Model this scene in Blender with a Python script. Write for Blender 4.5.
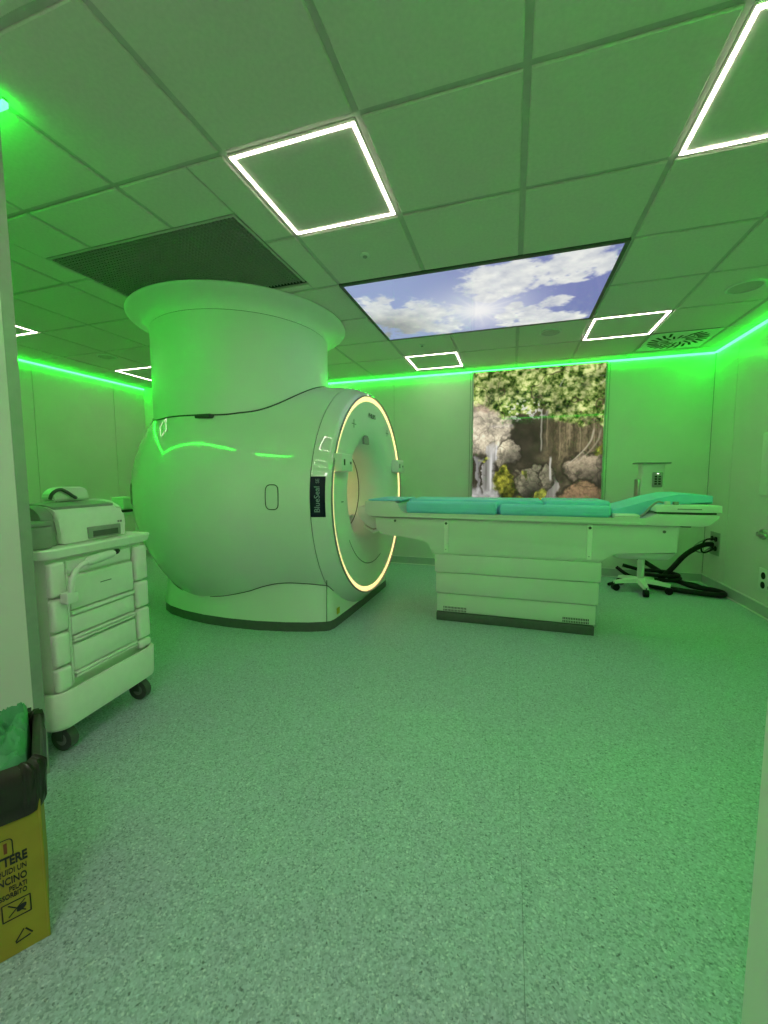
import bpy, bmesh, math, random
import numpy as np
from mathutils import Vector, Matrix
for o in list(bpy.data.objects): bpy.data.objects.remove(o, do_unlink=True)
S = bpy.context.scene
COL = S.collection
PI = math.pi
rnd = random.Random(7)

# ------------------------------------------------------------------ camera
CZ, CE = 1.18, 2.525                       # camera height, ceiling height
def cam_axes(yaw, pitch, roll):
    f = Vector((-math.sin(yaw)*math.cos(pitch), math.cos(yaw)*math.cos(pitch), math.sin(pitch)))
    r = Vector((math.cos(yaw), math.sin(yaw), 0)); u = r.cross(f)
    c, s = math.cos(roll), math.sin(roll)
    return c*r+s*u, c*u-s*r, f
cr, cu, cf = cam_axes(.3068, -.0847, -.0025)
cd = bpy.data.cameras.new('camera'); cam = bpy.data.objects.new('camera', cd); COL.objects.link(cam)
cd.sensor_fit = 'HORIZONTAL'; cd.sensor_width = 36; cd.lens = 36*402.85/768
cd.clip_start = .02; cd.clip_end = 60
M = Matrix((cr, cu, -cf)).transposed().to_4x4(); M.translation = (0, 0, CZ)
cam.matrix_world = M
S.camera = cam
# ------------------------------------------------------------------ world, exposure
w = bpy.data.worlds.new('world'); S.world = w; w.use_nodes = True
w.node_tree.nodes['Background'].inputs[0].default_value = (.4, .6, .42, 1)
w.node_tree.nodes['Background'].inputs[1].default_value = .02
vs = S.view_settings
vs.view_transform = 'Standard'; vs.look = 'None'; vs.gamma = 1; vs.use_curve_mapping = False
vs.exposure = 0.75
STRIP = 17.0      # green LED strips
FRAME = 9.0       # white square ceiling lights
RING = 0.78       # gantry light ring
SKYP = 0.50; POST = 0.50

# ------------------------------------------------------------------ materials
def s2l(c):
    return tuple(((v/255/12.92) if v/255 <= .04045 else ((v/255+.055)/1.055)**2.4) for v in c)
def mat(name, col, rough=.5, metal=0, coat=0, emit=None, es=1, noise=0, nscale=30, bump=0, bscale=200, spec=.5):
    m = bpy.data.materials.new(name); m.use_nodes = True
    nt = m.node_tree; b = nt.nodes['Principled BSDF']
    b.inputs['Base Color'].default_value = (*col, 1); b.inputs['Roughness'].default_value = rough
    b.inputs['Metallic'].default_value = metal; b.inputs['Coat Weight'].default_value = coat
    b.inputs['Coat Roughness'].default_value = .012; b.inputs['Coat IOR'].default_value = 1.85 if coat else 1.5
    b.inputs['Specular IOR Level'].default_value = spec
    if emit:
        b.inputs['Emission Color'].default_value = (*emit, 1); b.inputs['Emission Strength'].default_value = es
    if noise or bump:
        tc = nt.nodes.new('ShaderNodeTexCoord')
    if noise:
        n = nt.nodes.new('ShaderNodeTexNoise'); n.inputs['Scale'].default_value = nscale; n.inputs['Detail'].default_value = 4
        r = nt.nodes.new('ShaderNodeValToRGB')
        r.color_ramp.elements[0].position = .3; r.color_ramp.elements[1].position = .7
        r.color_ramp.elements[0].color = (*[max(0, v*(1-noise)) for v in col], 1)
        r.color_ramp.elements[1].color = (*[min(1, v*(1+noise)) for v in col], 1)
        nt.links.new(tc.outputs['Object'], n.inputs['Vector']); nt.links.new(n.outputs['Fac'], r.inputs['Fac'])
        nt.links.new(r.outputs['Color'], b.inputs['Base Color'])
    if bump:
        n2 = nt.nodes.new('ShaderNodeTexNoise'); n2.inputs['Scale'].default_value = bscale
        bp = nt.nodes.new('ShaderNodeBump'); bp.inputs['Strength'].default_value = bump; bp.inputs['Distance'].default_value = .002
        nt.links.new(tc.outputs['Object'], n2.inputs['Vector']); nt.links.new(n2.outputs['Fac'], bp.inputs['Height'])
        nt.links.new(bp.outputs['Normal'], b.inputs['Normal'])
    return m
MT = dict(
    wall=mat('wall_laminate', (.72, .72, .66), .33, noise=.03, nscale=3),
    subfloor=mat('seam_weld', (.22, .26, .28), .6, noise=.1),
    gap=mat('dark_joint', (.06, .07, .06), .7, noise=.1),
    tile=mat('mineral_tile', (.71, .69, .62), .9, noise=.04, nscale=60, bump=.2, bscale=300),
    bar=mat('grid_metal', (.52, .52, .47), .6, noise=.05),
    skirt=mat('skirting', (.46, .52, .48), .4, noise=.04),
    mri=mat('gantry_gloss', (.80, .80, .77), .40, coat=1, noise=.015, nscale=2, spec=.2),
    mri2=mat('gantry_satin', (.80, .80, .77), .38, noise=.015, nscale=2),
    liner=mat('bore_liner', (.88, .84, .76), .4, noise=.02),
    toe=mat('toe_kick', (.10, .11, .10), .5, noise=.1),
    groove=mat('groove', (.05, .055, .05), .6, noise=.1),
    couch=mat('couch_plastic', (.72, .72, .68), .4, noise=.02, nscale=4),
    teal=mat('teal_vinyl', (.24, .66, .86), .42, noise=.06, nscale=8, bump=.15, bscale=90),
    white=mat('white_plastic', (.80, .80, .76), .4, noise=.02),
    grey=mat('grey_plastic', (.30, .31, .29), .45, noise=.05),
    trimgrey=mat('trim_grey', (.26, .27, .27), .35, noise=.04),
    dgrey=mat('dark_grey_plastic', (.09, .10, .09), .4, noise=.08),
    black=mat('black_rubber', (.006, .006, .006), .5, noise=.2, spec=.25),
    steel=mat('steel', (.55, .56, .54), .28, metal=1, noise=.05),
    alu=mat('aluminium', (.42, .43, .40), .5, metal=.6, noise=.05),
    grille=mat('grille_paint', (.34, .35, .32), .6, noise=.05),
    plenum=mat('plenum', (.03, .032, .03), .9, noise=.1),
    frame=mat('lamp_frame', (.7, .7, .66), .4, noise=.02),
    lamp=mat('lamp_led', (.9, .9, .85), .5, emit=(1, .90, .75), es=FRAME, noise=.01),
    led=mat('led_green', (.5, .9, .6), .5, emit=(.009, 1, .026), es=STRIP, noise=.01),
    ring=mat('ring_led', (.9, .85, .7), .5, emit=(1, .68, .30), es=RING, noise=.01),
    borelamp=mat('bore_led', (.9, .85, .7), .5, emit=(1, .74, .42), es=4.5, noise=.01),
    navy=mat('navy_plate', (.004, .016, .05), .3, noise=.1),
    ink=mat('ink', (.02, .022, .02), .6, noise=.1),
    greyink=mat('grey_ink', (.16, .18, .17), .6, noise=.1),
    paleink=mat('pale_ink', (.30, .38, .45), .5, noise=.05),
    redink=mat('red_ink', (.20, .05, .02), .6, noise=.1),
    yellow=mat('yellow_sticker', (.65, .50, .05), .5, noise=.05),
    card=mat('yellow_card', (.37, .31, .03), .65, noise=.10, nscale=9, bump=.2, bscale=40),
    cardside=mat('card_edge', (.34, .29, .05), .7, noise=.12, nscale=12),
    bag=mat('liner_film', (.02, .018, .010), .35, noise=.2),
    gown=mat('green_nonwoven', (.09, .36, .16), .65, noise=.12, nscale=25),
    jamb=mat('jamb_laminate', (.80, .80, .74), .4, noise=.03, nscale=3),
    cart=mat('cart_plastic', (.86, .87, .80), .42, noise=.02),
)
def floor_material():
    m = bpy.data.materials.new('speckled_vinyl'); m.use_nodes = True; nt = m.node_tree; b = nt.nodes['Principled BSDF']
    tc = nt.nodes.new('ShaderNodeTexCoord')
    def vor(scale):
        wn = nt.nodes.new('ShaderNodeTexNoise'); wn.inputs['Scale'].default_value = scale*1.3; wn.inputs['Detail'].default_value = 2
        mx = nt.nodes.new('ShaderNodeVectorMath'); mx.operation = 'MULTIPLY_ADD'
        mx.inputs[1].default_value = (.9/scale,)*3
        nt.links.new(tc.outputs['Object'], wn.inputs['Vector']); nt.links.new(wn.outputs['Color'], mx.inputs[0]); nt.links.new(tc.outputs['Object'], mx.inputs[2])
        v = nt.nodes.new('ShaderNodeTexVoronoi'); v.inputs['Scale'].default_value = scale
        nt.links.new(mx.outputs[0], v.inputs['Vector'])
        sp = nt.nodes.new('ShaderNodeSeparateColor'); nt.links.new(v.outputs['Color'], sp.inputs[0])
        return sp
    def ramp(src, stops):
        r = nt.nodes.new('ShaderNodeValToRGB'); r.color_ramp.interpolation = 'CONSTANT'
        e = r.color_ramp.elements
        e[0].position = stops[0][0]; e[0].color = (*stops[0][1], 1); e[1].position = stops[1][0]; e[1].color = (*stops[1][1], 1)
        for p, c in stops[2:]:
            q = e.new(p); q.color = (*c, 1)
        nt.links.new(src, r.inputs['Fac']); return r
    base = (.42, .48, .56)
    a = ramp(vor(210).outputs[0], [(0, (.29, .34, .40)), (.12, (.37, .43, .50)), (.34, base), (.62, (.46, .53, .61)), (.84, (.51, .57, .65)), (.95, (.62, .66, .72))])
    c = ramp(vor(120).outputs[1], [(0, (.82, .82, .82)), (.09, (.93, .93, .93)), (.24, (1, 1, 1)), (.88, (1.07, 1.07, 1.07))])
    mx = nt.nodes.new('ShaderNodeMix'); mx.data_type = 'RGBA'; mx.blend_type = 'MULTIPLY'; mx.inputs[0].default_value = 1
    nt.links.new(a.outputs[0], mx.inputs[6]); nt.links.new(c.outputs[0], mx.inputs[7])
    d = ramp(vor(170).outputs[2], [(0, (.48, .48, .48)), (.010, (1, 1, 1)), (.985, (1.18, 1.18, 1.18))])
    m2 = nt.nodes.new('ShaderNodeMix'); m2.data_type = 'RGBA'; m2.blend_type = 'MULTIPLY'; m2.inputs[0].default_value = 1
    nt.links.new(mx.outputs[2], m2.inputs[6]); nt.links.new(d.outputs[0], m2.inputs[7])
    nt.links.new(m2.outputs[2], b.inputs['Base Color'])
    b.inputs['Roughness'].default_value = .42; b.inputs['Specular IOR Level'].default_value = .4
    return m
MT['floor'] = floor_material()
def picture_material(name, es):
    m = bpy.data.materials.new(name); m.use_nodes = True; nt = m.node_tree; b = nt.nodes['Principled BSDF']
    at = nt.nodes.new('ShaderNodeAttribute'); at.attribute_name = 'print'
    b.inputs['Base Color'].default_value = (.02, .02, .02, 1); b.inputs['Roughness'].default_value = .03; b.inputs['Specular IOR Level'].default_value = .16
    nt.links.new(at.outputs['Color'], b.inputs['Emission Color']); b.inputs['Emission Strength'].default_value = es
    return m
MT['skypic'] = picture_material('backlit_sky', SKYP)
MT['waterpic'] = picture_material('backlit_waterfall', POST)

# ------------------------------------------------------------------ helpers
def thing(name, label, cat, loc=(0, 0, 0), rz=0, group=None):
    o = bpy.data.objects.new(name, None); o.empty_display_size = .1; COL.objects.link(o)
    o.location = loc; o.rotation_euler = (0, 0, rz); o['label'] = label; o['category'] = cat
    if group: o['group'] = group
    return o
def tag(o, label, cat, group=None):
    o['label'] = label; o['category'] = cat
    if group: o['group'] = group
    return o
def obj(name, bm, m, parent=None, smooth=None, shift=None):
    """one mesh object; shift = world position to subtract so the mesh is local to its parent"""
    if shift is not None: bmesh.ops.translate(bm, verts=bm.verts, vec=-Vector(shift))
    bmesh.ops.recalc_face_normals(bm, faces=bm.faces)
    me = bpy.data.meshes.new(name); bm.to_mesh(me); bm.free()
    me.materials.append(MT[m] if isinstance(m, str) else m)
    if smooth is not None:
        me.shade_smooth(); me.set_sharp_from_angle(angle=math.radians(smooth))
    o = bpy.data.objects.new(name, me); COL.objects.link(o)
    if parent: o.parent = parent
    return o
def struct(name, bm, m, label=None, smooth=None):
    o = obj(name, bm, m, None, smooth); o['kind'] = 'structure'
    if label: o['label'] = label
    return o
def copy_part(o, parent, loc=None):
    c = o.copy(); COL.objects.link(c); c.parent = parent
    if loc is not None: c.location = loc
    return c
def NB(): return bmesh.new()
def box(bm, x0, x1, y0, y1, z0, z1, bev=0, seg=2):
    r = bmesh.ops.create_cube(bm, size=1)
    vs_ = r['verts']
    for v in vs_:
        v.co = Vector((x0+(v.co.x+.5)*(x1-x0), y0+(v.co.y+.5)*(y1-y0), z0+(v.co.z+.5)*(z1-z0)))
    if bev:
        es = list({e for v in vs_ for e in v.link_edges})
        bmesh.ops.bevel(bm, geom=es, offset=bev, segments=seg, profile=.5, affect='EDGES')
    return bm
def bx(*a, **k): return box(NB(), *a, **k)
def loft(bm, rings, cap0=True, cap1=True, closed=True):
    vr = [[bm.verts.new(p) for p in r] for r in rings]
    n = len(vr[0])
    for a, b in zip(vr, vr[1:]):
        for i in range(n if closed else n-1):
            j = (i+1) % n
            bm.faces.new((a[i], a[j], b[j], b[i]))
    if cap0: bm.faces.new(vr[0][::-1])
    if cap1: bm.faces.new(vr[-1])
    return bm
def spline(pts, k=6):
    P = [Vector(p) for p in pts]; out = []
    for i in range(len(P)-1):
        p0 = P[max(i-1, 0)]; p1 = P[i]; p2 = P[i+1]; p3 = P[min(i+2, len(P)-1)]
        for s in range(k):
            t = s/k
            out.append(.5*((2*p1)+(p2-p0)*t+(2*p0-5*p1+4*p2-p3)*t*t+(3*p1-p0-3*p2+p3)*t**3))
    out.append(P[-1]); return out
def tube(bm, pts, r, n=8, closed=False, cap=True):
    P = [Vector(p) for p in pts]; N = len(P); rings = []; up = None
    for i in range(N):
        if closed: d = (P[(i+1) % N]-P[i-1]).normalized()
        else: d = (P[min(i+1, N-1)]-P[max(i-1, 0)]).normalized()
        if up is None:
            up = Vector((0, 0, 1)) if abs(d.z) < .9 else Vector((1, 0, 0))
        up = (up-d*up.dot(d)).normalized(); sd = d.cross(up)
        rr = r[i] if isinstance(r, (list, tuple)) else r
        rings.append([P[i]+(up*math.cos(a)+sd*math.sin(a))*rr for a in [2*PI*k/n for k in range(n)]])
    if closed: rings.append(rings[0]); 
    if closed:
        vr = [[bm.verts.new(p) for p in q] for q in rings[:-1]]
        for i in range(N):
            a, b = vr[i], vr[(i+1) % N]
            for k in range(n): bm.faces.new((a[k], a[(k+1) % n], b[(k+1) % n], b[k]))
        return bm
    return loft(bm, rings, cap, cap)
def cyl(bm, p0, p1, r, n=16, r2=None): return tube(bm, [p0, p1], [r, r if r2 is None else r2], n)
def prism_xz(bm, poly, y0, y1, bev=0, seg=2):
    a = [bm.verts.new((x, y0, z)) for x, z in poly]; b = [bm.verts.new((x, y1, z)) for x, z in poly]
    n = len(poly); fs = [bm.faces.new(a), bm.faces.new(b[::-1])]
    for i in range(n): fs.append(bm.faces.new((a[i], b[i], b[(i+1) % n], a[(i+1) % n])))
    if bev:
        es = list({e for v in a+b for e in v.link_edges})
        bmesh.ops.bevel(bm, geom=es, offset=bev, segments=seg, profile=.5, affect='EDGES')
    return bm
def rrect(cx, cy, hx, hy, r, z, k=6):
    out = []
    for q, (sx, sy) in enumerate(((1, 1), (-1, 1), (-1, -1), (1, -1))):
        for i in range(k+1):
            a = q*PI/2+i/k*PI/2
            out.append((cx+sx*(hx-r)+r*math.cos(a), cy+sy*(hy-r)+r*math.sin(a), z))
    return out
def lathe_z(bm, prof, c=(0, 0, 0), n=24):
    rings = [[(c[0]+r*math.cos(2*PI*k/n), c[1]+r*math.sin(2*PI*k/n), c[2]+z) for k in range(n)] for r, z in prof]
    return loft(bm, rings)
def text_mesh(name, body, size, m, parent, mw, align='CENTER', bold=0.0, ext=.0006, xs=1.0):
    cu_ = bpy.data.curves.new(name, 'FONT'); cu_.body = body; cu_.size = size; cu_.align_x = align; cu_.align_y = 'CENTER'
    cu_.extrude = ext; cu_.offset = bold; cu_.resolution_u = 3
    t = bpy.data.objects.new(name, cu_); COL.objects.link(t)
    me = bpy.data.meshes.new_from_object(t.evaluated_get(bpy.context.evaluated_depsgraph_get()))
    bpy.data.objects.remove(t)
    me.transform(mw @ Matrix.Diagonal((xs, 1, 1, 1))); me.materials.clear(); me.materials.append(MT[m])
    o = bpy.data.objects.new(name, me); COL.objects.link(o); o.parent = parent
    return o
def frame_mat(o, x, y):
    """matrix whose local x,y axes are the given world vectors"""
    x = Vector(x).normalized(); y = Vector(y).normalized(); z = x.cross(y)
    m = Matrix((x, y, z)).transposed().to_4x4(); m.translation = o
    return m

# ------------------------------------------------------------------ the room shell
RX, LX, BY, RY = 2.06, -5.30, 5.32, -1.25
NYL0, NYL1 = 1.012, 1.050          # near wall to the left of the opening
fl = struct('floor', bx(LX-.2, RX+.2, RY-.2, BY+.2, -.12, -.004), 'subfloor', 'grey speckled vinyl floor')
sx = [LX-.15, -3.945, -1.945, .055, RX+.15]; sy = [RY-.15, 3.365, BY+.15]
for i in range(4):
    for j in range(2):
        o = obj('vinyl_sheet', bx(sx[i]+.0006, sx[i+1]-.0006, sy[j]+.0006, sy[j+1]-.0006, -.004, 0), 'floor', fl)
ce = struct('ceiling', bx(LX-.2, RX+.2, RY-.2, BY+.2, CE+.30, CE+.36), 'plenum', 'suspended ceiling of square mineral tiles')
XI = lambda i: .0177+.6*i
YJ = lambda j: 1.5149+.6*j
HOLE = (-2.765, -1.385, 1.85, 2.64)     # return-air grille and magnet tower
G = .013
cells_skip = {(i, j) for i in (-2, -1, 0) for j in (2, 3)} | {(2, 5)}
tile_cache = {}
def ceiling_tile(x0, x1, y0, y1):
    if x1-x0 < .03 or y1-y0 < .03: return
    key = (round(x1-x0, 4), round(y1-y0, 4))
    if key not in tile_cache:
        w_, d_ = key
        bm = NB(); box(bm, -w_/2, w_/2, -d_/2, d_/2, 0, .018)
        es = [e for e in bm.edges if all(v.co.z < .001 for v in e.verts)]
        bmesh.ops.bevel(bm, geom=es, offset=.004, segments=1, affect='EDGES')
        tile_cache[key] = obj('ceiling_tile', bm, 'tile', ce); o = tile_cache[key]
    else:
        o = copy_part(tile_cache[key], ce)
    o.location = ((x0+x1)/2, (y0+y1)/2, CE)
for i in range(-9, 4):
    for j in range(-5, 7):
        if (i, j) in cells_skip: continue
        x0, x1 = max(XI(i), LX)+G, min(XI(i+1), RX)-G
        y0, y1 = max(YJ(j), RY)+G, min(YJ(j+1), BY)-G
        if x1-x0 < .03 or y1-y0 < .03: continue
        hx0, hx1, hy0, hy1 = HOLE
        if x1 <= hx0 or x0 >= hx1 or y1 <= hy0 or y0 >= hy1:
            ceiling_tile(x0, x1, y0, y1); continue
        ax0, ax1 = x0, x1
        if x0 < hx0: ceiling_tile(x0, hx0-.004, y0, y1); ax0 = hx0
        if x1 > hx1: ceiling_tile(hx1+.004, x1, y0, y1); ax1 = hx1
        if ax1 > ax0:
            if y0 < hy0: ceiling_tile(ax0, ax1, y0, hy0-.004)
            if y1 > hy1: ceiling_tile(ax0, ax1, hy1+.004, y1)
def grid_bar(x0, x1, y0, y1, z=.008):
    obj('grid_bar', bx(x0, x1, y0, y1, CE+z, CE+.03), 'bar', ce)
for i in range(-8, 4):
    x = XI(i)
    if not LX < x < RX: continue
    segs = [(RY, BY)]
    if HOLE[0] < x < HOLE[1]: segs = [(RY, HOLE[2]), (HOLE[3], BY)]
    elif i in (-1, 0): segs = [(RY, YJ(2)), (YJ(4), BY)]
    for a, b in segs: grid_bar(x-.018, x+.018, a, b)
for j in range(-4, 7):
    y = YJ(j)
    if not RY < y < BY: continue
    segs = [(LX, RX)]
    if HOLE[2] < y < HOLE[3]: segs = [(LX, HOLE[0]), (HOLE[1], RX)]
    if j == 3: segs = [(LX, XI(-2)), (XI(1), RX)]
    for a, b in segs: grid_bar(a, b, y-.018, y+.018, .009)
for a in ((LX, RX, BY-.02, BY), (RX-.02, RX, RY, BY), (LX, LX+.02, RY, BY)):
    obj('edge_trim', bx(*a, CE-.002, CE+.02), 'bar', ce)

def wall_panels(wall, axis, const, sgn, cuts, z0=.0, z1=CE+.02, t=.012):
    """laminate panels standing proud of the wall; axis 'x': the wall runs along x"""
    for a, b in zip(cuts, cuts[1:]):
        g = .0025
        lo, hi = (const, const+sgn*t) if sgn > 0 else (const+sgn*t, const)
        if axis == 'x': bm = bx(a+g, b-g, lo, hi, z0, z1)
        else: bm = bx(lo, hi, a+g, b-g, z0, z1)
        obj('wall_panel', bm, 'wall', wall)
wb = struct('wall_back', bx(LX-.2, RX+.2, BY+.012, BY+.15, -.1, CE+.3), 'gap', 'wall of pale laminate panels behind the scanner')
wall_panels(wb, 'x', BY, 1, [LX, -4.3, -3.3, -2.54, -1.54, -.53, 1.05, RX])
wr = struct('wall_right', bx(RX+.012, RX+.15, .9, BY+.15, -.1, CE+.3), 'gap', 'wall of pale laminate panels on the right')
wall_panels(wr, 'y', RX, 1, [.9, 1.85, 2.85, 3.85, 4.85, BY])
wl = struct('wall_left', bx(LX-.15, LX-.012, .8, BY+.15, -.1, CE+.3), 'gap', 'wall of pale laminate panels on the far left')
wall_panels(wl, 'y', LX, -1, [.9, 2.3, 3.31, 4.31, BY])
# shallow pier in the far left corner
struct('trim_1', bx(LX, -4.0, 4.80, BY, 0, CE-.001, bev=.003), 'wall', 'shallow boxed pier in the far left corner')
struct('wall_near_left', bx(LX, -1.75, NYL0, NYL1, 0, CE-.001), 'jamb', 'wall end beside the opening on the left')
struct('trim_2', bx(-1.7499, -1.747, NYL0, NYL1, 0, CE-.002), 'alu', 'grey metal edge of the door frame')
struct('wall_near_right', bx(.4635, RX+.15, .70, .90, 0, CE-.001), 'jamb', 'wall end beside the opening on the right')
struct('wall_header', bx(-.60, .4634, .70, .73, 2.40, CE-.001), 'jamb', 'beam over the opening')
struct('wall_rear', bx(-2.5, 1.7, RY-.1, RY, -.1, CE+.3), 'jamb', 'wall of the lobby outside the room')
struct('wall_lobby_left', bx(-2.5, -2.4, RY, NYL0, -.1, CE-.001), 'jamb', 'side wall of the lobby')
struct('wall_lobby_right', bx(1.6, 1.7, RY, .70, -.1, CE-.001), 'jamb', 'side wall of the lobby')
def skirting(name, a, beads, label):
    o = struct(name, bx(*a), 'skirt', label)
    for b in beads: obj('bead', bx(*b, bev=.003), 'white', o, 40)
skirting('baseboard_back', (-4.0, RX, BY-.010, BY, 0, .095), ((-4.0, RX, BY-.014, BY, .095, .107), (-4.0, RX, BY-.030, BY-.010, 0, .008)), 'vinyl skirting along the back wall')
skirting('baseboard_right', (RX-.010, RX, .9, BY-.030, 0, .095), ((RX-.014, RX, .9, BY-.030, .095, .107), (RX-.030, RX-.010, .9, BY-.030, 0, .008)), 'vinyl skirting along the right wall')
skirting('baseboard_left', (LX, LX+.010, 1.05, 4.8, 0, .095), ((LX, LX+.014, 1.05, 4.8, .095, .107),), 'vinyl skirting along the left wall')

# ------------------------------------------------------------------ green LED strips
def led(label, x0, x1, y0, y1, z0=CE-.028, z1=CE-.009):
    c = ((x0+x1)/2, (y0+y1)/2, z1)
    t = thing('led_strip', label, 'led strip', c, group='green led strips round the ceiling')
    obj('diffuser', bx(x0, x1, y0, y1, z0, z1), 'led', t, shift=c)
    obj('channel', bx(x0, x1, y0, y1, z1, z1+.006), 'alu', t, shift=c)
led('green led strip along the top of the back wall', -4.0, RX-.02, BY-.024, BY-.002)
led('green led strip along the top of the right wall', RX-.022, RX-.002, .92, BY-.03)
led('green led strip along the top of the far left wall', LX+.002, LX+.022, 1.09, 4.79)
led('short end of a green led strip above the left door frame', LX+.03, -1.745, NYL1+.012, NYL1+.030)
led('green led strip on the side wall behind the viewer', -2.398, -2.378, RY+.03, NYL0-.01)
led('green led strip over the opening, seen only as a reflection in the glossy covers', -.25, RX-.03, .905, .922)

# ------------------------------------------------------------------ square white ceiling lights
def ceil_light(x0, y0, label):
    x1, y1 = x0+.565, y0+.565; w_ = .015
    c = ((x0+x1)/2, (y0+y1)/2, CE)
    t = thing('ceiling_light', label, 'ceiling light', c, group='square frame ceiling lights')
    for q, a in enumerate(((x0, x1, y0, y0+w_), (x0, x1, y1-w_, y1), (x0, x0+w_, y0+w_, y1-w_), (x1-w_, x1, y0+w_, y1-w_))):
        obj('led_bar', bx(*a, CE-.0035, CE-.002), 'lamp', t, shift=c)
        obj('back_rail', bx(*a, CE-.002, CE+.002), 'frame', t, shift=c)
ceil_light(XI(-2)+.018, YJ(0)+.018, 'large lit square frame light left of the ceiling centre, nearest the grille')
ceil_light(XI(1)+.018, YJ(0)+.018, 'lit square frame light cut by the top right picture edge')
ceil_light(XI(1)+.018, YJ(4)+.018, 'lit square frame light beside the round swirl vent')
ceil_light(XI(-2)+.018, YJ(5)-.03, 'small lit square frame light between scanner and back wall')
ceil_light(XI(-8)+.018, YJ(1)+.018, 'lit frame corner showing beside the left door frame')
ceil_light(XI(-8)+.018, YJ(4)+.002, 'lit square frame light half hidden by the magnet tower')
ceil_light(XI(-5)+.018, YJ(5)-.03, 'lit square frame light hidden behind the magnet tower')
ceil_light(XI(-2)+.018, YJ(-2)+.018, 'unseen square frame light added above and left of the viewer')  # from here on, out-of-view lamps added to brighten cart, left wall and floor
ceil_light(XI(1)+.018, YJ(-2)+.018, 'unseen square frame light added above and right of the viewer')
ceil_light(XI(-2)+.018, YJ(-4)+.018, 'unseen square frame light added over the entrance behind the viewer, left')
ceil_light(XI(1)+.018, YJ(-4)+.018, 'unseen square frame light added over the entrance behind the viewer, right')

lp = thing('fill_panel', 'unseen square white fill panel added over the entrance behind the viewer', 'ceiling light', (XI(0)-.3, YJ(-4)+.3, CE))  # unseen panel added for white light on foreground floor, cart and left wall
obj('diffuser', bx(-.285, .285, -.285, .285, -.008, -.002), mat('fill_panel_led', (.9, .9, .9), .5, emit=(1, .93, .92), es=6.0, noise=.01), lp)
obj('frame', bx(-.295, .295, -.295, .295, -.002, .003), 'frame', lp)
# ------------------------------------------------------------------ printed pictures as colour attributes
rg = np.random.default_rng(5)
def vnoise(u, v, seed):
    r = np.random.default_rng(seed); T = r.random((64, 64))
    iu, iv = np.floor(u).astype(int), np.floor(v).astype(int); fu, fv = u-iu, v-iv
    fu = fu*fu*(3-2*fu); fv = fv*fv*(3-2*fv)
    g = lambda a, b: T[a % 64, b % 64]
    return (g(iu, iv)*(1-fu)+g(iu+1, iv)*fu)*(1-fv)+(g(iu, iv+1)*(1-fu)+g(iu+1, iv+1)*fu)*fv
def fbm(u, v, seed, o=5):
    s = 0; a = .5; t = 0
    for k in range(o):
        s = s+a*vnoise(u*2**k, v*2**k, seed+k); t += a; a *= .55
    return s/t
def sm(x, a, b):
    t = np.clip((x-a)/(b-a), 0, 1); return t*t*(3-2*t)
def mixc(c, col, m):
    col = np.array(col, float) if not isinstance(col, np.ndarray) else col
    return c*(1-m[..., None])+col*m[..., None]
def picture(name, parent, corners, nu, nv, fn, material, shift):
    """grid between 4 corners (u right, v down); colour given in sRGB 0..255"""
    A, B, C, D = [Vector(p)-Vector(shift) for p in corners]   # tl, tr, br, bl
    A, B, C, D = [np.array(p) for p in (A, B, C, D)]
    u, v = np.meshgrid(np.linspace(0, 1, nu+1), np.linspace(0, 1, nv+1))
    P = (A*((1-u)*(1-v))[..., None]+B*(u*(1-v))[..., None]+C*(u*v)[..., None]+D*((1-u)*v)[..., None]).reshape(-1, 3)
    idx = np.arange((nu+1)*(nv+1)).reshape(nv+1, nu+1)
    F = np.stack([idx[:-1, :-1], idx[1:, :-1], idx[1:, 1:], idx[:-1, 1:]], -1).reshape(-1, 4)
    me = bpy.data.meshes.new(name); me.from_pydata(P.tolist(), [], F.tolist())
    c = np.clip(fn(u, v), 0, 255)/255
    c = np.where(c <= .04045, c/12.92, ((c+.055)/1.055)**2.4).reshape(-1, 3)
    at = me.color_attributes.new('print', 'FLOAT_COLOR', 'POINT')
    at.data.foreach_set('color', np.concatenate([c, np.ones((len(c), 1))], 1).astype(np.float32).ravel())
    me.materials.append(MT[material])
    o = bpy.data.objects.new(name, me); COL.objects.link(o); o.parent = parent
    return o
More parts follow.
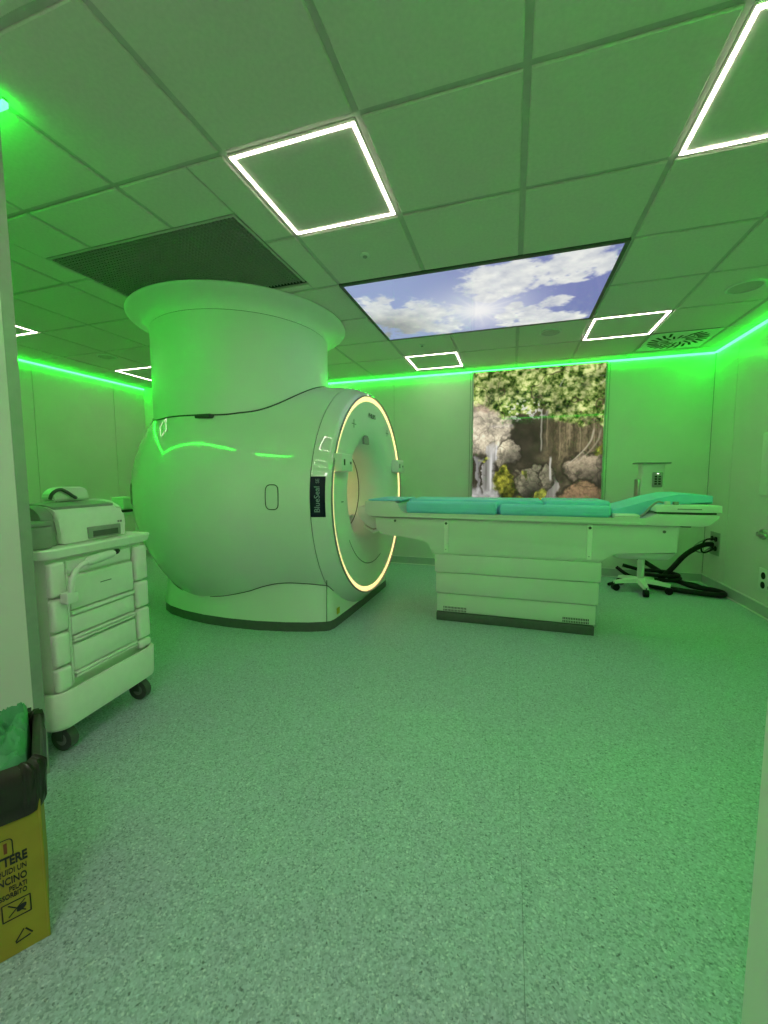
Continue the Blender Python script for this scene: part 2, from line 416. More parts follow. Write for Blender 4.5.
def sky_fn(u, v):
    U = u*1.5
    wob = fbm(U*9, v*9, 11)-.5; wob2 = fbm(U*22, v*22, 31)-.5
    c = np.zeros(u.shape+(3,)); c[:] = (150, 160, 208)
    c = mixc(c, (122, 132, 192), sm(u, .5, 1.0)*.8)
    c = mixc(c, (168, 186, 228), sm(u, .55, .1)*.6)
    d = np.hypot((u-.50)*1.5, v-.62)
    c = mixc(c, (212, 218, 238), sm(d, .62, .05))
    def cloud(cx, cy, rx, ry, amp=1., shade=0):
        q = 1-((u-cx)/rx)**2-((v-cy)/ry)**2+wob*2.0*amp+wob2*1.1
        return sm(q, -.1, .6)
    cl = np.zeros(u.shape)
    for a in ((.14, .62, .26, .34), (.30, .80, .14, .22), (.04, .40, .14, .25), (.63, .22, .20, .26), (.55, .42, .07, .10),
              (.88, .14, .15, .24), (.97, .22, .07, .14), (.70, .80, .12, .16), (.80, .93, .20, .12), (.82, .62, .08, .10), (.66, .62, .05, .07)):
        cl = np.maximum(cl, cloud(*a))
    tex = fbm(U*14+3, v*14+7, 51)
    col = np.stack([190+75*tex+12, 196+70*tex+12, 218+45*tex+4], -1)
    grey = sm(u, .36, .05)*sm(v, .35, .75)
    col = col*(1-.30*grey[..., None])*.97
    c = c*(1-cl[..., None])+col*cl[..., None]
    ang = np.arctan2(v-.62, (u-.50)*1.5)
    rays = .5+.5*np.cos(ang*16+.6)
    c = mixc(c, (255, 255, 252), np.clip(sm(d, .40, .02)*(.12+.38*rays**4), 0, 1))
    c = mixc(c, (255, 255, 255), sm(d, .20, .03)*.9)
    return c
def water_fn(u0, v0):
    wu = fbm(u0*7, v0*7, 201, 4)-.5; wv = fbm(u0*7+9, v0*7+4, 207, 4)-.5
    w2 = fbm(u0*24, v0*24, 221, 3)-.5; w3 = fbm(u0*24+7, v0*24+3, 227, 3)-.5
    u = u0+.13*wu+.045*w2; v = v0+.13*wv+.045*w3
    rk = fbm(u0*14+5, v0*14, 61, 5); fine = fbm(u0*48, v0*52, 29, 3); leaf = fbm(u0*32, v0*35, 3, 4)
    crack = np.abs(2*fbm(u0*10+3, v0*10+8, 131, 4)-1)
    cr2 = np.abs(2*fbm(u0*22+1, v0*22+2, 137, 3)-1)
    st = fbm(u0*40+w2*2, v0*3.5, 41, 4)
    tex = np.clip(.18+1.15*rk*.6+.5*fine-.15, 0, 1.3)*(1-.40*sm(crack, .12, .0))*(1-.22*sm(cr2, .14, .0))
    def rock(b, lift=0.): return np.stack([np.clip(b[k]*(.18+1.05*tex)+lift, 0, 255) for k in range(3)], -1)
    def blob(cx, cy, rx, ry, soft=.35):
        return sm(1-((u-cx)/rx)**2-((v-cy)/ry)**2, 0, soft)
    def lit(cx, cy, rx, ry):       # sculpted highlight of the printed boulder: top left
        return np.clip(.78-.34*((u-cx)/rx)-.42*((v-cy)/ry), .35, 1.25)
    def boulder(c, b, cx, cy, rx, ry):
        c = mixc(c, np.array((24., 20, 14)), blob(cx, cy, rx*1.14, ry*1.14, .3)*.8)
        return mixc(c, rock(b)*lit(cx, cy, rx, ry)[..., None], blob(cx, cy, rx, ry))
    # dark back wall of the grotto
    c = np.stack([26+78*rk*rk*1.3, 23+70*rk*rk*1.3, 16+50*rk*rk*1.3], -1)
    c = mixc(c, np.stack([30+120*st, 25+104*st, 15+74*st], -1)*(.55+.6*fine[..., None]), sm(u, .52, .66)*sm(v, .30, .40)*sm(v, .80, .62))
    c = mixc(c, (20, 17, 12), sm(u, .30, .36)*sm(u, .60, .50)*sm(v, .36, .42)*sm(v, .78, .6)*.6)
    # left cliff
    c = mixc(c, rock((205, 176, 144)), sm(u, .24, .16)*sm(v, .10, .16)*sm(v, .42, .36))
    c = mixc(c, (26, 21, 16), blob(.27, .26, .10, .10)*.9)
    c = mixc(c, rock((244, 224, 182), 12), sm(u, .335, .29)*sm(v, .30, .34)*sm(v, .64, .56))
    c = mixc(c, (30, 25, 18), sm(v, .60, .65)*sm(u, .36, .26)*sm(v, 1.05, .9)*.85)
    c = boulder(c, (240, 222, 178), .29, .63, .115, .125)
    c = boulder(c, (128, 122, 92), .47, .82, .115, .13)
    c = boulder(c, (120, 112, 86), .60, .80, .07, .10)
    c = boulder(c, (170, 150, 116), .90, .74, .17, .13)
    c = boulder(c, (150, 114, 76), .90, .95, .20, .12)
    c = boulder(c, (150, 138, 106), .40, 1.0, .16, .07)
    moss = np.stack([16+190*leaf*leaf*1.5, 20+184*leaf*leaf*1.5, 2+70*leaf*leaf], -1)
    c = mixc(c, (22, 20, 10), blob(.275, .85, .115, .135)*.8)
    c = mixc(c, moss*lit(.275, .84, .16, .16)[..., None], blob(.275, .84, .10, .12))
    for a in ((.42, .76, .03, .045), (.56, .92, .04, .07), (.965, .58, .045, .06), (.40, .95, .05, .03), (.10, .66, .05, .02)):
        c = mixc(c, np.stack([20+190*leaf*leaf*1.5, 28+190*leaf*leaf*1.5, 6+80*leaf*leaf], -1), blob(*a)*.85)
    # falls
    wst = fbm(u0*60, v0*2.6, 83, 3); ws2 = fbm(u0*18, v0*20, 89, 3)
    fall = sm(u, .085, .105)*sm(u, .215, .175)*sm(v, .52, .56)
    c = mixc(c, np.stack([130+165*wst, 128+165*wst, 122+165*wst], -1), np.clip(fall*(.35+.95*wst), 0, 1))
    c = mixc(c, np.stack([90+165*wst]*3, -1), sm(u, .02, .035)*sm(u, .08, .06)*sm(v, .62, .66)*.55)
    foam = sm(v, .86, .93)*sm(u, .25, .17)
    c = mixc(c, np.stack([110+170*ws2, 108+170*ws2, 102+170*ws2], -1), foam*.95)
    def streak(cx, wd, va, vb, col, op):
        nonlocal c
        x = u0+.02*wu
        c = mixc(c, np.array(col, float), sm(np.abs(x-cx), wd, wd*.3)*sm(v0, va, va+.03)*sm(v0, vb, vb-.03)*op)
    streak(.546, .008, .30, .62, (186, 180, 158), .6); streak(.622, .012, .64, .84, (214, 208, 192), .8)
    tri = sm(v0, .80, .86)*sm(np.abs(u-.645), .012+.34*np.clip(v0-.80, 0, 1), .006+.2*np.clip(v0-.80, 0, 1))
    c = mixc(c, np.stack([70+165*wst, 68+160*wst, 62+148*wst], -1), tri*.75)
    for k in range(11): streak(.56+.04*k+.012*math.sin(k*5), .004+.002*(k % 2), .30+.03*(k % 3), .54+.05*(k % 4), (150, 130, 94) if k % 2 else (30, 24, 16), .55)
    for off, q in ((0, .9), (.05, .5)):
        bow = np.abs(u0-(.935+off-.20*(v0-.45)-1.9*np.clip(v0-.52, 0, 1)**1.6))
        c = mixc(c, (200, 186, 150), sm(bow, .011, .003)*sm(v0, .44, .48)*sm(v0, .73, .69)*.75*q)
    # foliage
    edge = .33+.05*np.sin(u0*9+1)+.07*sm(u0, .5, .95)-.16*sm(u0, .26, .06)
    q = edge-v0+.22*wv+.10*w2
    fol = sm(q, -.03, .03)
    lf = np.clip((leaf*.8+fine*.5-.40)*2.3, 0, 1); clump = np.clip(.84+1.2*wu+.9*wv, .42, 1.15)
    green = np.stack([14+228*lf**1.2, 28+226*lf**1.0, 4+140*lf**1.5], -1)*clump[..., None]
    c = mixc(c, green, fol)
    br = np.abs(2*fbm(u0*6+2, v0*6+3, 301, 3)-1)
    c = mixc(c, (46, 36, 22), sm(br, .03, .012)*fol*.7)
    spots = sm(fine, .58, .66)*sm(np.abs(v0-.30), .12, .02)*sm(np.abs(u0-.42), .22, .06)
    c = mixc(c, (240, 240, 230), spots*.8)
    return 255*(np.clip(c, 0, 255)/255)**.72

# backlit sky picture in the ceiling
sx0, sx1, sy0, sy1 = XI(-2)+.02, XI(1)-.03, YJ(2)+.02, YJ(4)-.03
cc = ((sx0+sx1)/2, (sy0+sy1)/2, CE)
t = thing('sky_panel', 'backlit ceiling picture of blue sky, clouds and sun', 'light panel', cc)
picture('sky_picture', t, [(sx0, sy0, CE-.004), (sx1, sy0, CE-.004), (sx1, sy1, CE-.004), (sx0, sy1, CE-.004)], 260, 170, sky_fn, 'skypic', cc)
bm = NB(); fw = .024
for a in ((sx0-fw, sx1+fw, sy0-fw, sy0), (sx0-fw, sx1+fw, sy1, sy1+fw), (sx0-fw, sx0, sy0, sy1), (sx1, sx1+fw, sy0, sy1)): box(bm, *a, CE-.008, CE+.02)
obj('frame', bm, 'dgrey', t, shift=cc)
obj('light_box', bx(sx0, sx1, sy0, sy1, CE+.0, CE+.05), 'frame', t, shift=cc)
# backlit waterfall picture on the back wall
px0, px1, pz0, pz1 = -.485, 1.000, .86, CE-.036
cc = ((px0+px1)/2, BY, pz0)
t = thing('waterfall_panel', 'tall backlit picture of a waterfall, rocks and trees on the back wall', 'light panel', cc)
picture('waterfall_picture', t, [(px0, BY-.032, pz1), (px1, BY-.032, pz1), (px1, BY-.032, pz0), (px0, BY-.032, pz0)], 300, 330, water_fn, 'waterpic', cc)
obj('light_box', bx(px0, px1, BY-.03, BY, pz0, pz1), 'frame', t, shift=cc)
bm = NB()
for a in ((px0-.02, px0, pz0-.02, pz1+.006), (px1, px1+.02, pz0-.02, pz1+.006)): box(bm, a[0], a[1], BY-.036, BY, a[2], a[3])
box(bm, px0, px1, BY-.036, BY, pz0-.02, pz0); box(bm, px0, px1, BY-.036, BY, pz1, pz1+.006)
obj('frame', bm, 'alu', t, shift=cc)

# ------------------------------------------------------------------ ceiling fittings
# return-air grille
gx0, gx1, gy0, gy1 = -2.745, -1.405, 1.868, 2.60
cc = ((gx0+gx1)/2, (gy0+gy1)/2, CE)
t = thing('air_grille', 'large dark egg-crate air grille in the ceiling above the scanner', 'air grille', cc)
bm = NB()
for k in range(1, 54): x = gx0+(gx1-gx0)*k/54; box(bm, x-.002, x+.002, gy0, gy1, CE+.001, CE+.014)
for k in range(1, 30): y = gy0+(gy1-gy0)*k/30; box(bm, gx0, gx1, y-.002, y+.002, CE+.001, CE+.014)
o = obj('egg_crate_bars', bm, 'grille', t, shift=cc); o['kind'] = 'stuff'
bm = NB()
for a in ((gx0-.016, gx1+.016, gy0-.016, gy0), (gx0-.016, gx0, gy0, gy1), (gx1, gx1+.016, gy0, gy1)): box(bm, *a, CE+.0005, CE+.014)
obj('frame', bm, 'bar', t, shift=cc)
obj('plenum_box', bx(gx0-.01, gx1+.01, gy0-.01, gy1+.01, CE+.05, CE+.06), 'plenum', t, shift=cc)
# swirl diffuser
dx, dy = XI(2)+.3, YJ(5)+.26
t = thing('swirl_vent', 'square ceiling vent with a wheel of dark radial slots', 'air vent', (dx, dy, CE))
obj('plate', bx(-.285, .285, -.245, .285, -.004, .004), 'frame', t)
for ring, (r0, r1, n, off) in enumerate(((.07, .15, 14, 0), (.16, .25, 24, .1))):
    for k in range(n):
        a = 2*PI*k/n+off; d = Vector((math.cos(a), math.sin(a), 0)); e = Vector((-math.sin(a), math.cos(a), 0))
        tw = .35
        p = d*r0; q = (d+e*tw*.6).normalized()*r1
        if q.y < -.235: continue
        nrm = (q-p).normalized().cross(Vector((0, 0, 1)))*(.010 if ring else .008)
        bm = NB(); loft(bm, [[p-nrm+Vector((0, 0, z)), p+nrm+Vector((0, 0, z)), q+nrm*1.2+Vector((0, 0, z)), q-nrm*1.2+Vector((0, 0, z))] for z in (-.006, -.0041)])
        obj('slot', bm, 'plenum', t)
obj('hub', lathe_z(NB(), [(.05, -.004), (.05, -.008), (.03, -.011)]), 'frame', t, 40)
def round_speaker(x, y, r, label):
    t = thing('ceiling_speaker', label, 'speaker', (x, y, CE), group='round ceiling speakers')
    obj('rim', lathe_z(NB(), [(r, 0), (r, -.006), (r*.93, -.010), (r*.86, -.009), (r*.86, -.001)], n=32), 'frame', t, 30)
    obj('mesh_cover', lathe_z(NB(), [(r*.855, -.004), (r*.6, -.0065), (.004, -.0075)], n=32), 'bar', t, 40)
round_speaker(1.545, 3.615, .115, 'round flush ceiling speaker near the right wall')
round_speaker(.31, 4.155, .095, 'round flush ceiling speaker behind the sky picture')
round_speaker(-4.30, 3.45, .10, 'round flush ceiling speaker near the far left wall')
for x, y, lab in ((-.88, 2.41, 'small ceiling sensor in front of the sky picture'), (-.905, 4.15, 'small ceiling sensor behind the sky picture')):
    t = thing('ceiling_sensor', lab, 'sensor', (x, y, CE), group='small ceiling sensors')
    obj('base', lathe_z(NB(), [(.03, 0), (.03, -.006), (.024, -.009)], n=20), 'frame', t, 40)
    obj('lens', lathe_z(NB(), [(.014, -.009), (.014, -.014), (.006, -.019)], n=14), 'grey', t, 40)

# ------------------------------------------------------------------ MRI scanner
MX, MY, MZ = -2.15, 3.48, 1.025
mri = thing('mri_scanner', 'large glossy white barrel-shaped MRI scanner under a ceiling tower', 'mri scanner', (MX, MY, 0), -.0153)
ms = (MX, MY, 0)
PROF = [(-1.200, .874, .874, .874), (-1.215, .890, .892, .893), (-1.26, .907, .912, .935), (-1.33, .930, .938, 1.000), (-1.47, .968, .955, 1.045),
        (-1.60, 1.000, .968, 1.068), (-1.70, 1.028, .988, 1.085), (-1.80, 1.065, 1.020, 1.10), (-1.95, 1.125, 1.09, 1.122), (-2.20, 1.180, 1.19, 1.145), (-2.45, 1.178, 1.20, 1.148), (-2.70, 1.105, 1.12, 1.09),
        (-2.90, .995, 1.02, .985), (-3.05, .895, .94, .885), (-3.16, .81, .86, .80), (-3.24, .735, .77, .70), (-3.29, .60, .63, .58), (-3.31, .46, .47, .45)]
PA = np.array(PROF)[::-1]
def prof(x):
    # smooth (cubic) interpolation of the barrel profile
    xs = PA[:, 0]; i = int(np.clip(np.searchsorted(xs, x)-1, 0, len(xs)-2)); tt = (x-xs[i])/(xs[i+1]-xs[i])
    out = []
    for k in (1, 2, 3):
        y = PA[:, k]
        m = [(y[min(j+1, len(y)-1)]-y[max(j-1, 0)])/(xs[min(j+1, len(y)-1)]-xs[max(j-1, 0)]) for j in (i, i+1)]
        h = xs[i+1]-xs[i]
        out.append((2*tt**3-3*tt**2+1)*y[i]+(tt**3-2*tt**2+tt)*h*m[0]+(-2*tt**3+3*tt**2)*y[i+1]+(tt**3-tt**2)*h*m[1])
    q = min(1, max(0, (-1.70-x)/.45)); n = 2+.04*q
    return (*out, n)
def surf(x, a, off=0):
    rh, ru, rl, n = prof(x)
    c, s = math.cos(a), math.sin(a)
    y = math.copysign(abs(c)**(2/n), c)*(rh+off); z = math.copysign(abs(s)**(2/n), s)*((ru if s > 0 else rl)+off)
    return Vector((x, MY+y, MZ+z))
def barrel_val(x, y, z):
    rh, ru, rl, n = prof(x); dz = z-MZ
    return abs((y-MY)/rh)**n+abs(dz/(ru if dz > 0 else rl))**n
NA = 112
ang = [2*PI*k/NA for k in range(NA)]
SEAM = -1.335
bm = NB(); xs = [SEAM-.003]+[-1.36-.05*k for k in range(37)]+[-3.22, -3.25, -3.275, -3.295, -3.31]
rings = [[surf(x, a) for a in ang] for x in xs]
rings.append([Vector((-3.31, MY+.36*math.cos(a), MZ+.04+.36*math.sin(a))) for a in ang])
rings.insert(0, [surf(SEAM-.003, a, -.02) for a in ang])
obj('magnet_cover', loft(bm, rings, False, False), 'mri', mri, 35, ms)
bm = NB(); xs = [SEAM+.003, -1.32, -1.30, -1.28, -1.26, -1.24, -1.225, -1.212, -1.204, -1.200]
rings = [[surf(x, a) for a in ang] for x in xs]
rings.insert(0, [surf(SEAM+.003, a, -.02) for a in ang])
obj('front_cover', loft(bm, rings, False, False), 'mri', mri, 35, ms)
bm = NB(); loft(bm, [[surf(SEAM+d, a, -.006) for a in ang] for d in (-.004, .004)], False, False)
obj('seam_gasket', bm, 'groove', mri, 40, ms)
def ringmesh(prof_, n=NA, cy=MY, cz=MZ):
    bm = NB(); loft(bm, [[Vector((x, cy+r*math.cos(a), cz+r*math.sin(a))) for a in [2*PI*k/n for k in range(n)]] for r, x in prof_], False, False); return bm
obj('trim_ring', ringmesh([(.8735, -1.2015), (.872, -1.192), (.866, -1.188), (.8625, -1.192), (.8622, -1.225)]), 'trimgrey', mri, 50, ms)
obj('light_ring', ringmesh([(.862, -1.222), (.860, -1.204), (.848, -1.197), (.826, -1.203), (.824, -1.222)]), 'ring', mri, 50, ms)
BZ = MZ+.04
bm = NB(); pr_ = [(.8235, -1.215, 0), (.8225, -1.206, 0), (.78, -1.205, 0), (.70, -1.208, .002), (.60, -1.216, .006), (.53, -1.228, .014), (.475, -1.25, .024), (.43, -1.285, .033), (.395, -1.335, .038), (.37, -1.40, .04), (.355, -1.48, .04)]
loft(bm, [[Vector((x, MY+r*math.cos(a), MZ+dz+r*math.sin(a))) for a in ang] for r, x, dz in pr_], False, False)
obj('front_panel', bm, 'mri2', mri, 40, ms)
obj('bore_liner', ringmesh([(.355, -1.487), (.352, -1.50), (.35, -2.2), (.352, -3.12), (.365, -3.30)], 72, MY, BZ), 'liner', mri, 40, ms)
obj('bore_groove', ringmesh([(.3535, -1.489), (.3560, -1.478)], 72, MY, BZ), 'groove', mri, 40, ms)
obj('bore_groove', ringmesh([(.3495, -2.196), (.3495, -2.204)], 72, MY, BZ), 'groove', mri, 40, ms)
for s in (-1, 1):
    bm = NB(); yb = MY+s*.19; zb = BZ+.285
    box(bm, -2.95, -1.75, yb-.014, yb+.014, zb-.004, zb+.004)
    obj('bore_lamp', bm, 'borelamp', mri, None, ms)
obj('bore_floor', bx(-3.2, -1.50, MY-.24, MY+.24, BZ-.262, BZ-.247), 'liner', mri, None, ms)
# arc groove under the bore, crosshair marks, laser window, maker's name
def arc(r, a0, a1, x, w_, cy=MY, cz=BZ, n=24):
    bm = NB(); A = [a0+(a1-a0)*k/n for k in range(n+1)]
    loft(bm, [[Vector((x, cy+r0*math.cos(a), cz+r0*math.sin(a))) for a in A] for r0 in (r-w_, r+w_)], False, False, closed=False); return bm
obj('panel_groove', arc(.655, math.radians(215), math.radians(290), -1.2085, .004), 'greyink', mri, None, ms)
for yy, zz in ((3.05, 1.61), (3.90, 1.62)):
    bm = NB(); box(bm, -1.2045, -1.2035, yy-.045, yy+.045, zz-.0025, zz+.0025); box(bm, -1.2045, -1.2035, yy-.005, yy+.005, zz-.03, zz+.035)
    obj('alignment_mark', bm, 'greyink', mri, None, ms)
for zz in (1.0,):
    obj('alignment_mark', bx(-1.2045, -1.2035, 2.79, 2.83, zz-.004, zz+.004), 'greyink', mri, None, ms)
bm = NB(); loft(bm, [[Vector((x, MY-.14+dy_*k_, MZ+.475+dz_*k_)) for dy_, dz_ in ((-.055, -.03), (-.05, .02), (-.02, .045), (.02, .045), (.05, .02), (.055, -.03))] for x, k_ in ((-1.225, 1), (-1.205, 1), (-1.203, .8))])
obj('laser_window', bm, 'grey', mri, None, ms)
text_mesh('maker_name', 'PHILIPS', .055, 'greyink', mri, frame_mat(Vector((-1.2035, 3.47, 1.725))-Vector(ms), (0, 1, 0), (0, 0, 1)), bold=.001)
# coil connector boxes on the rim
for y0, y1, z0, z1 in ((2.66, 2.86, 1.225, 1.355), (4.08, 4.28, 1.235, 1.365)):
    p = obj('coil_connector', bx(-1.215, -1.135, y0, y1, z0, z1, bev=.012), 'white', mri, 30, ms)
    obj('socket', bx(-1.137, -1.1335, y0+.03, y0+.055, (z0+z1)/2-.02, (z0+z1)/2+.025, bev=.003), 'ink', p)
    bpy.context.view_layer.update()
    for q in list(p.children): q.data.transform(Matrix.Translation(-Vector(ms)))
    q = obj('socket', bx(-1.137, -1.1335, y1-.06, y1-.03, (z0+z1)/2-.01, (z0+z1)/2+.01, bev=.003), 'greyink', p, None, ms)
# dark name plate wrapped on the front cover
def side_angle(x, z):
    lo, hi = PI*.75, PI*1.25
    for _ in range(40):
        mid = (lo+hi)/2
        if surf(x, mid).z > z: lo = mid
        else: hi = mid
    return (lo+hi)/2
bm = NB(); rings = []
for k in range(9):
    z = .905+(1.190-.905)*k/8
    rings.append([surf(x, side_angle(x, z), .003) for x in (-1.332, -1.312, -1.29, -1.268, -1.248, -1.232)])
loft(bm, rings, False, False, closed=False)
r = bmesh.ops.solidify(bm, geom=bm.faces[:], thickness=-.002)
plate = obj('name_plate', bm, 'navy', mri, 40, ms)
pm = surf(-1.283, side_angle(-1.283, 1.03), .006); dxs = (surf(-1.25, side_angle(-1.25, 1.03))-surf(-1.31, side_angle(-1.31, 1.03))).normalized()
text_mesh('plate_lettering', 'BlueSeal', .056, 'paleink', plate, frame_mat(pm-Vector(ms), (0, 0, 1), -dxs), bold=.0004)
pm2 = surf(-1.283, side_angle(-1.283, 1.158), .006)
text_mesh('plate_lettering', 'SE', .036, 'paleink', plate, frame_mat(pm2-Vector(ms), (0, 0, 1), -dxs))
# oval latches on the cover
def oval_on_side(xc, zc, hx, hz):
    pts = []
    for k in range(40):
        a = 2*PI*k/40; c, s = math.cos(a), math.sin(a)
        x = xc+hx*math.copysign(abs(c)**.6, c); z = zc+(hz-hx)*(1 if s > 0 else -1)*(0 if abs(s) < 1e-6 else 1)*min(1, abs(s)*3)+hx*s
        pts.append(surf(x, side_angle(x, z), .0))
    return pts
for xc, zc in ((-1.600, 1.045), (-3.03, 1.05)):
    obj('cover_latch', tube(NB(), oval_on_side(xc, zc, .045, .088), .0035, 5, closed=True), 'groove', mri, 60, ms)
# plinth
def plinth_ring(z, off):
    P = []
    near = [(-1.335, 2.758), (-1.45, 2.705), (-1.62, 2.655), (-1.85, 2.610), (-2.10, 2.592), (-2.35, 2.600), (-2.60, 2.640), (-2.80, 2.700), (-2.94, 2.775), (-3.02, 2.90), (-3.05, 3.1)]
    pts = [(-1.285, 3.48), (-1.287, 3.1), (-1.292, 2.84), (-1.305, 2.785)]+near+[(-3.06, 3.48)]
    full = pts+[(x, 2*MY-y) for x, y in pts[-2:0:-1]]
    cx, cy = -2.15, MY
    for x, y in full:
        d = Vector((x-cx, y-cy)); 
        nx = x-(1 if x > cx else -1)*off; ny = y-(1 if y > cy else -1)*off*min(1, abs(y-cy)/.5)
        P.append(Vector((nx, ny, z)))
    return P
obj('plinth', loft(NB(), [plinth_ring(.075, 0), plinth_ring(.13, .004), plinth_ring(.20, .012), plinth_ring(.28, .018), plinth_ring(.36, .020), plinth_ring(.52, .022)], True, True), 'mri', mri, 50, ms)
obj('toe_kick', loft(NB(), [plinth_ring(0, .002), plinth_ring(.074, .004)], True, True), 'toe', mri, 50, ms)
# waist groove where barrel meets plinth
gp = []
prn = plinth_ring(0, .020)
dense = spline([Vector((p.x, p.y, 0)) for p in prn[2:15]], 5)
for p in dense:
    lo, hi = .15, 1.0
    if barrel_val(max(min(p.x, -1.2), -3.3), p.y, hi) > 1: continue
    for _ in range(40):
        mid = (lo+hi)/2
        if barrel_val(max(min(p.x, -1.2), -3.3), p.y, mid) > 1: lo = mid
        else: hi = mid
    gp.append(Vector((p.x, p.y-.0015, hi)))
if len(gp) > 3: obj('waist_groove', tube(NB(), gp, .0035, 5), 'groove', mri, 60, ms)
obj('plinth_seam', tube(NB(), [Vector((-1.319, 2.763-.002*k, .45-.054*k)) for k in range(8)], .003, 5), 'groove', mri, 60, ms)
obj('warning_sticker', bx(-1.290, -1.2865, 2.87, 2.92, .10, .15), 'yellow', mri, None, ms)
# tower to the ceiling
TX, TY = -2.332, 3.20
def sup(z, a_, b_, n=2.0, k=96):
    out = []
    for i in range(k):
        t_ = 2*PI*i/k; c, s = math.cos(t_), math.sin(t_)
        out.append(Vector((TX+a_*math.copysign(abs(c)**(2/n), c), TY+b_*math.copysign(abs(s)**(2/n), s), z)))
    return out
obj('tower_cover', loft(NB(), [sup(1.35, .745, .745), sup(2.395, .745, .745)], False, False), 'mri2', mri, 40, ms)
fr = [(z, r, r) for z, r in ((2.398, .745), (2.42, .747), (2.445, .757), (2.468, .780), (2.487, .815), (2.499, .855), (2.505, .888), (2.510, .903), (2.517, .910), (2.5235, .905))]
obj('ceiling_flange', loft(NB(), [sup(z, a, b) for z, a, b in fr], False, True), 'mri2', mri, 40, ms)
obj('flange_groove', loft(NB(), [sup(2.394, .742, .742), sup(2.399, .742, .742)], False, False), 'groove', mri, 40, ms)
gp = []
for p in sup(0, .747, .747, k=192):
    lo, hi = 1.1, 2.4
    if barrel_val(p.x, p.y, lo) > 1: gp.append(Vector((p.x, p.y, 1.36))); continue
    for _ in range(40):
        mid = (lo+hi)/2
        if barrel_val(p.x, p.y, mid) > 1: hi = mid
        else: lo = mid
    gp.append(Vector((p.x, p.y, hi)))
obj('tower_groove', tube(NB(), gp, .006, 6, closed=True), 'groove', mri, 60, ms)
gz = min(gp, key=lambda p: abs(p.x+2.14)+(0 if p.y < 3 else 9)).z
obj('vent_tab', box(NB(), -2.22, -2.08, 2.445, 2.52, gz-.028, gz+.003, bev=.008), 'groove', mri, 40, ms)

# ------------------------------------------------------------------ patient couch
ct = (.02, 3.51, 0)
couch = thing('patient_couch', 'long white patient couch docked at the scanner bore', 'patient table', ct)
for k, (x0, x1, z0, z1) in enumerate(((-.590, .640, .402, .556), (-.580, .630, .226, .404), (-.572, .618, .068, .228))):
    obj('skirt_panel', bx(x0, x1, 3.240+.012*k, 3.758-.012*k, z0+.006, z1, bev=.007), 'couch', couch, 35, ct)
obj('inner_frame', bx(-.56, .605, 3.275, 3.73, .06, .556), 'dgrey', couch, None, ct)
obj('toe_kick', bx(-.575, .610, 3.252, 3.75, 0, .068, bev=.004), 'toe', couch, 35, ct)
for x0, x1, n in ((-.52, -.33, 16), (.39, .575, 16)):
    g = obj('vent_grille', bx(x0, x1, 3.2625, 3.2655, .078, .125), 'couch', couch, None, ct)
    for k in range(n):
        x = x0+(x1-x0)*(k+.5)/n
        for z in (.079, .102):
            obj('vent_slot', bx(x-.0035, x+.0035, 3.2615, 3.2628, z+.002, z+.018), 'groove', g, None, ct)
car = [(-1.105, .848), (-1.10, .74), (-1.05, .70), (-.90, .688), (-.68, .672), (-.635, .650), (-.618, .61), (-.610, .556), (.64, .556), (.675, .600), (.72, .642), (1.105, .645), (1.116, .848)]
obj('carriage', prism_xz(NB(), car, 3.243, 3.762, bev=.012), 'couch', couch, 40, ct)
# recessed underside panel toward the foot end
obj('lower_cover', loft(NB(), [rrect(.905, 3.5025, hx_, hy_, r_, z_, 5) for z_, hx_, hy_, r_ in ((.644, .195, .252, .03), (.625, .19, .246, .035), (.600, .178, .228, .04), (.587, .155, .20, .04), (.584, .12, .16, .04))][::-1]), 'couch', couch, 40, ct)
for x in (-.515, .535):
    b_ = obj('bracket', bx(x, x+.034, 3.2335, 3.2435, .575, .842, bev=.003), 'cart', couch, None, ct)
    obj('screw', cyl(NB(), (x+.016, 3.2315, .812), (x+.016, 3.24, .812), .011, 12), 'dgrey', b_, 40, ct)
    obj('screw', cyl(NB(), (x+.016, 3.2315, .60), (x+.016, 3.24, .60), .004, 10), 'grey', b_, 40, ct)
for x, z in ((-.93, .82), (1.02, .80)):
    obj('bolt_cap', cyl(NB(), (x, 3.238, z), (x, 3.244, z), .010, 12), 'dgrey', couch, 40, ct)
tray = [(-1.19, .985), (-.935, .985), (-.90, .965), (-.875, .905), (-.845, .886), (.875, .886), (.905, .892), (.945, .918), (.965, .924), (1.325, .924), (1.325, .908), (1.275, .856), (1.235, .844), (.93, .844), (.90, .850), (-1.13, .850), (-1.165, .868), (-1.19, .90)]
obj('table_top', prism_xz(NB(), tray, 3.215, 3.805, bev=.006), 'couch', couch, 40, ct)
obj('rail_trim', bx(-.84, .87, 3.211, 3.216, .858, .868), 'white', couch, None, ct)
obj('release_knob', box(NB(), 1.14, 1.20, 3.30, 3.36, .828, .849, bev=.006), 'dgrey', couch, 40, ct)
dock = [(-1.30, .93), (-1.10, .93), (-1.10, .75), (-1.17, .735), (-1.235, .775), (-1.30, .84)]
obj('dock_bridge', prism_xz(NB(), dock, 3.33, 3.69, bev=.012), 'white', couch, 40, ct)
obj('dock_rib', prism_xz(NB(), [(-1.262, .742), (-1.16, .688), (-1.09, .72), (-1.09, .742), (-1.165, .712), (-1.25, .758)], 3.36, 3.66, bev=.004), 'white', couch, 40, ct)

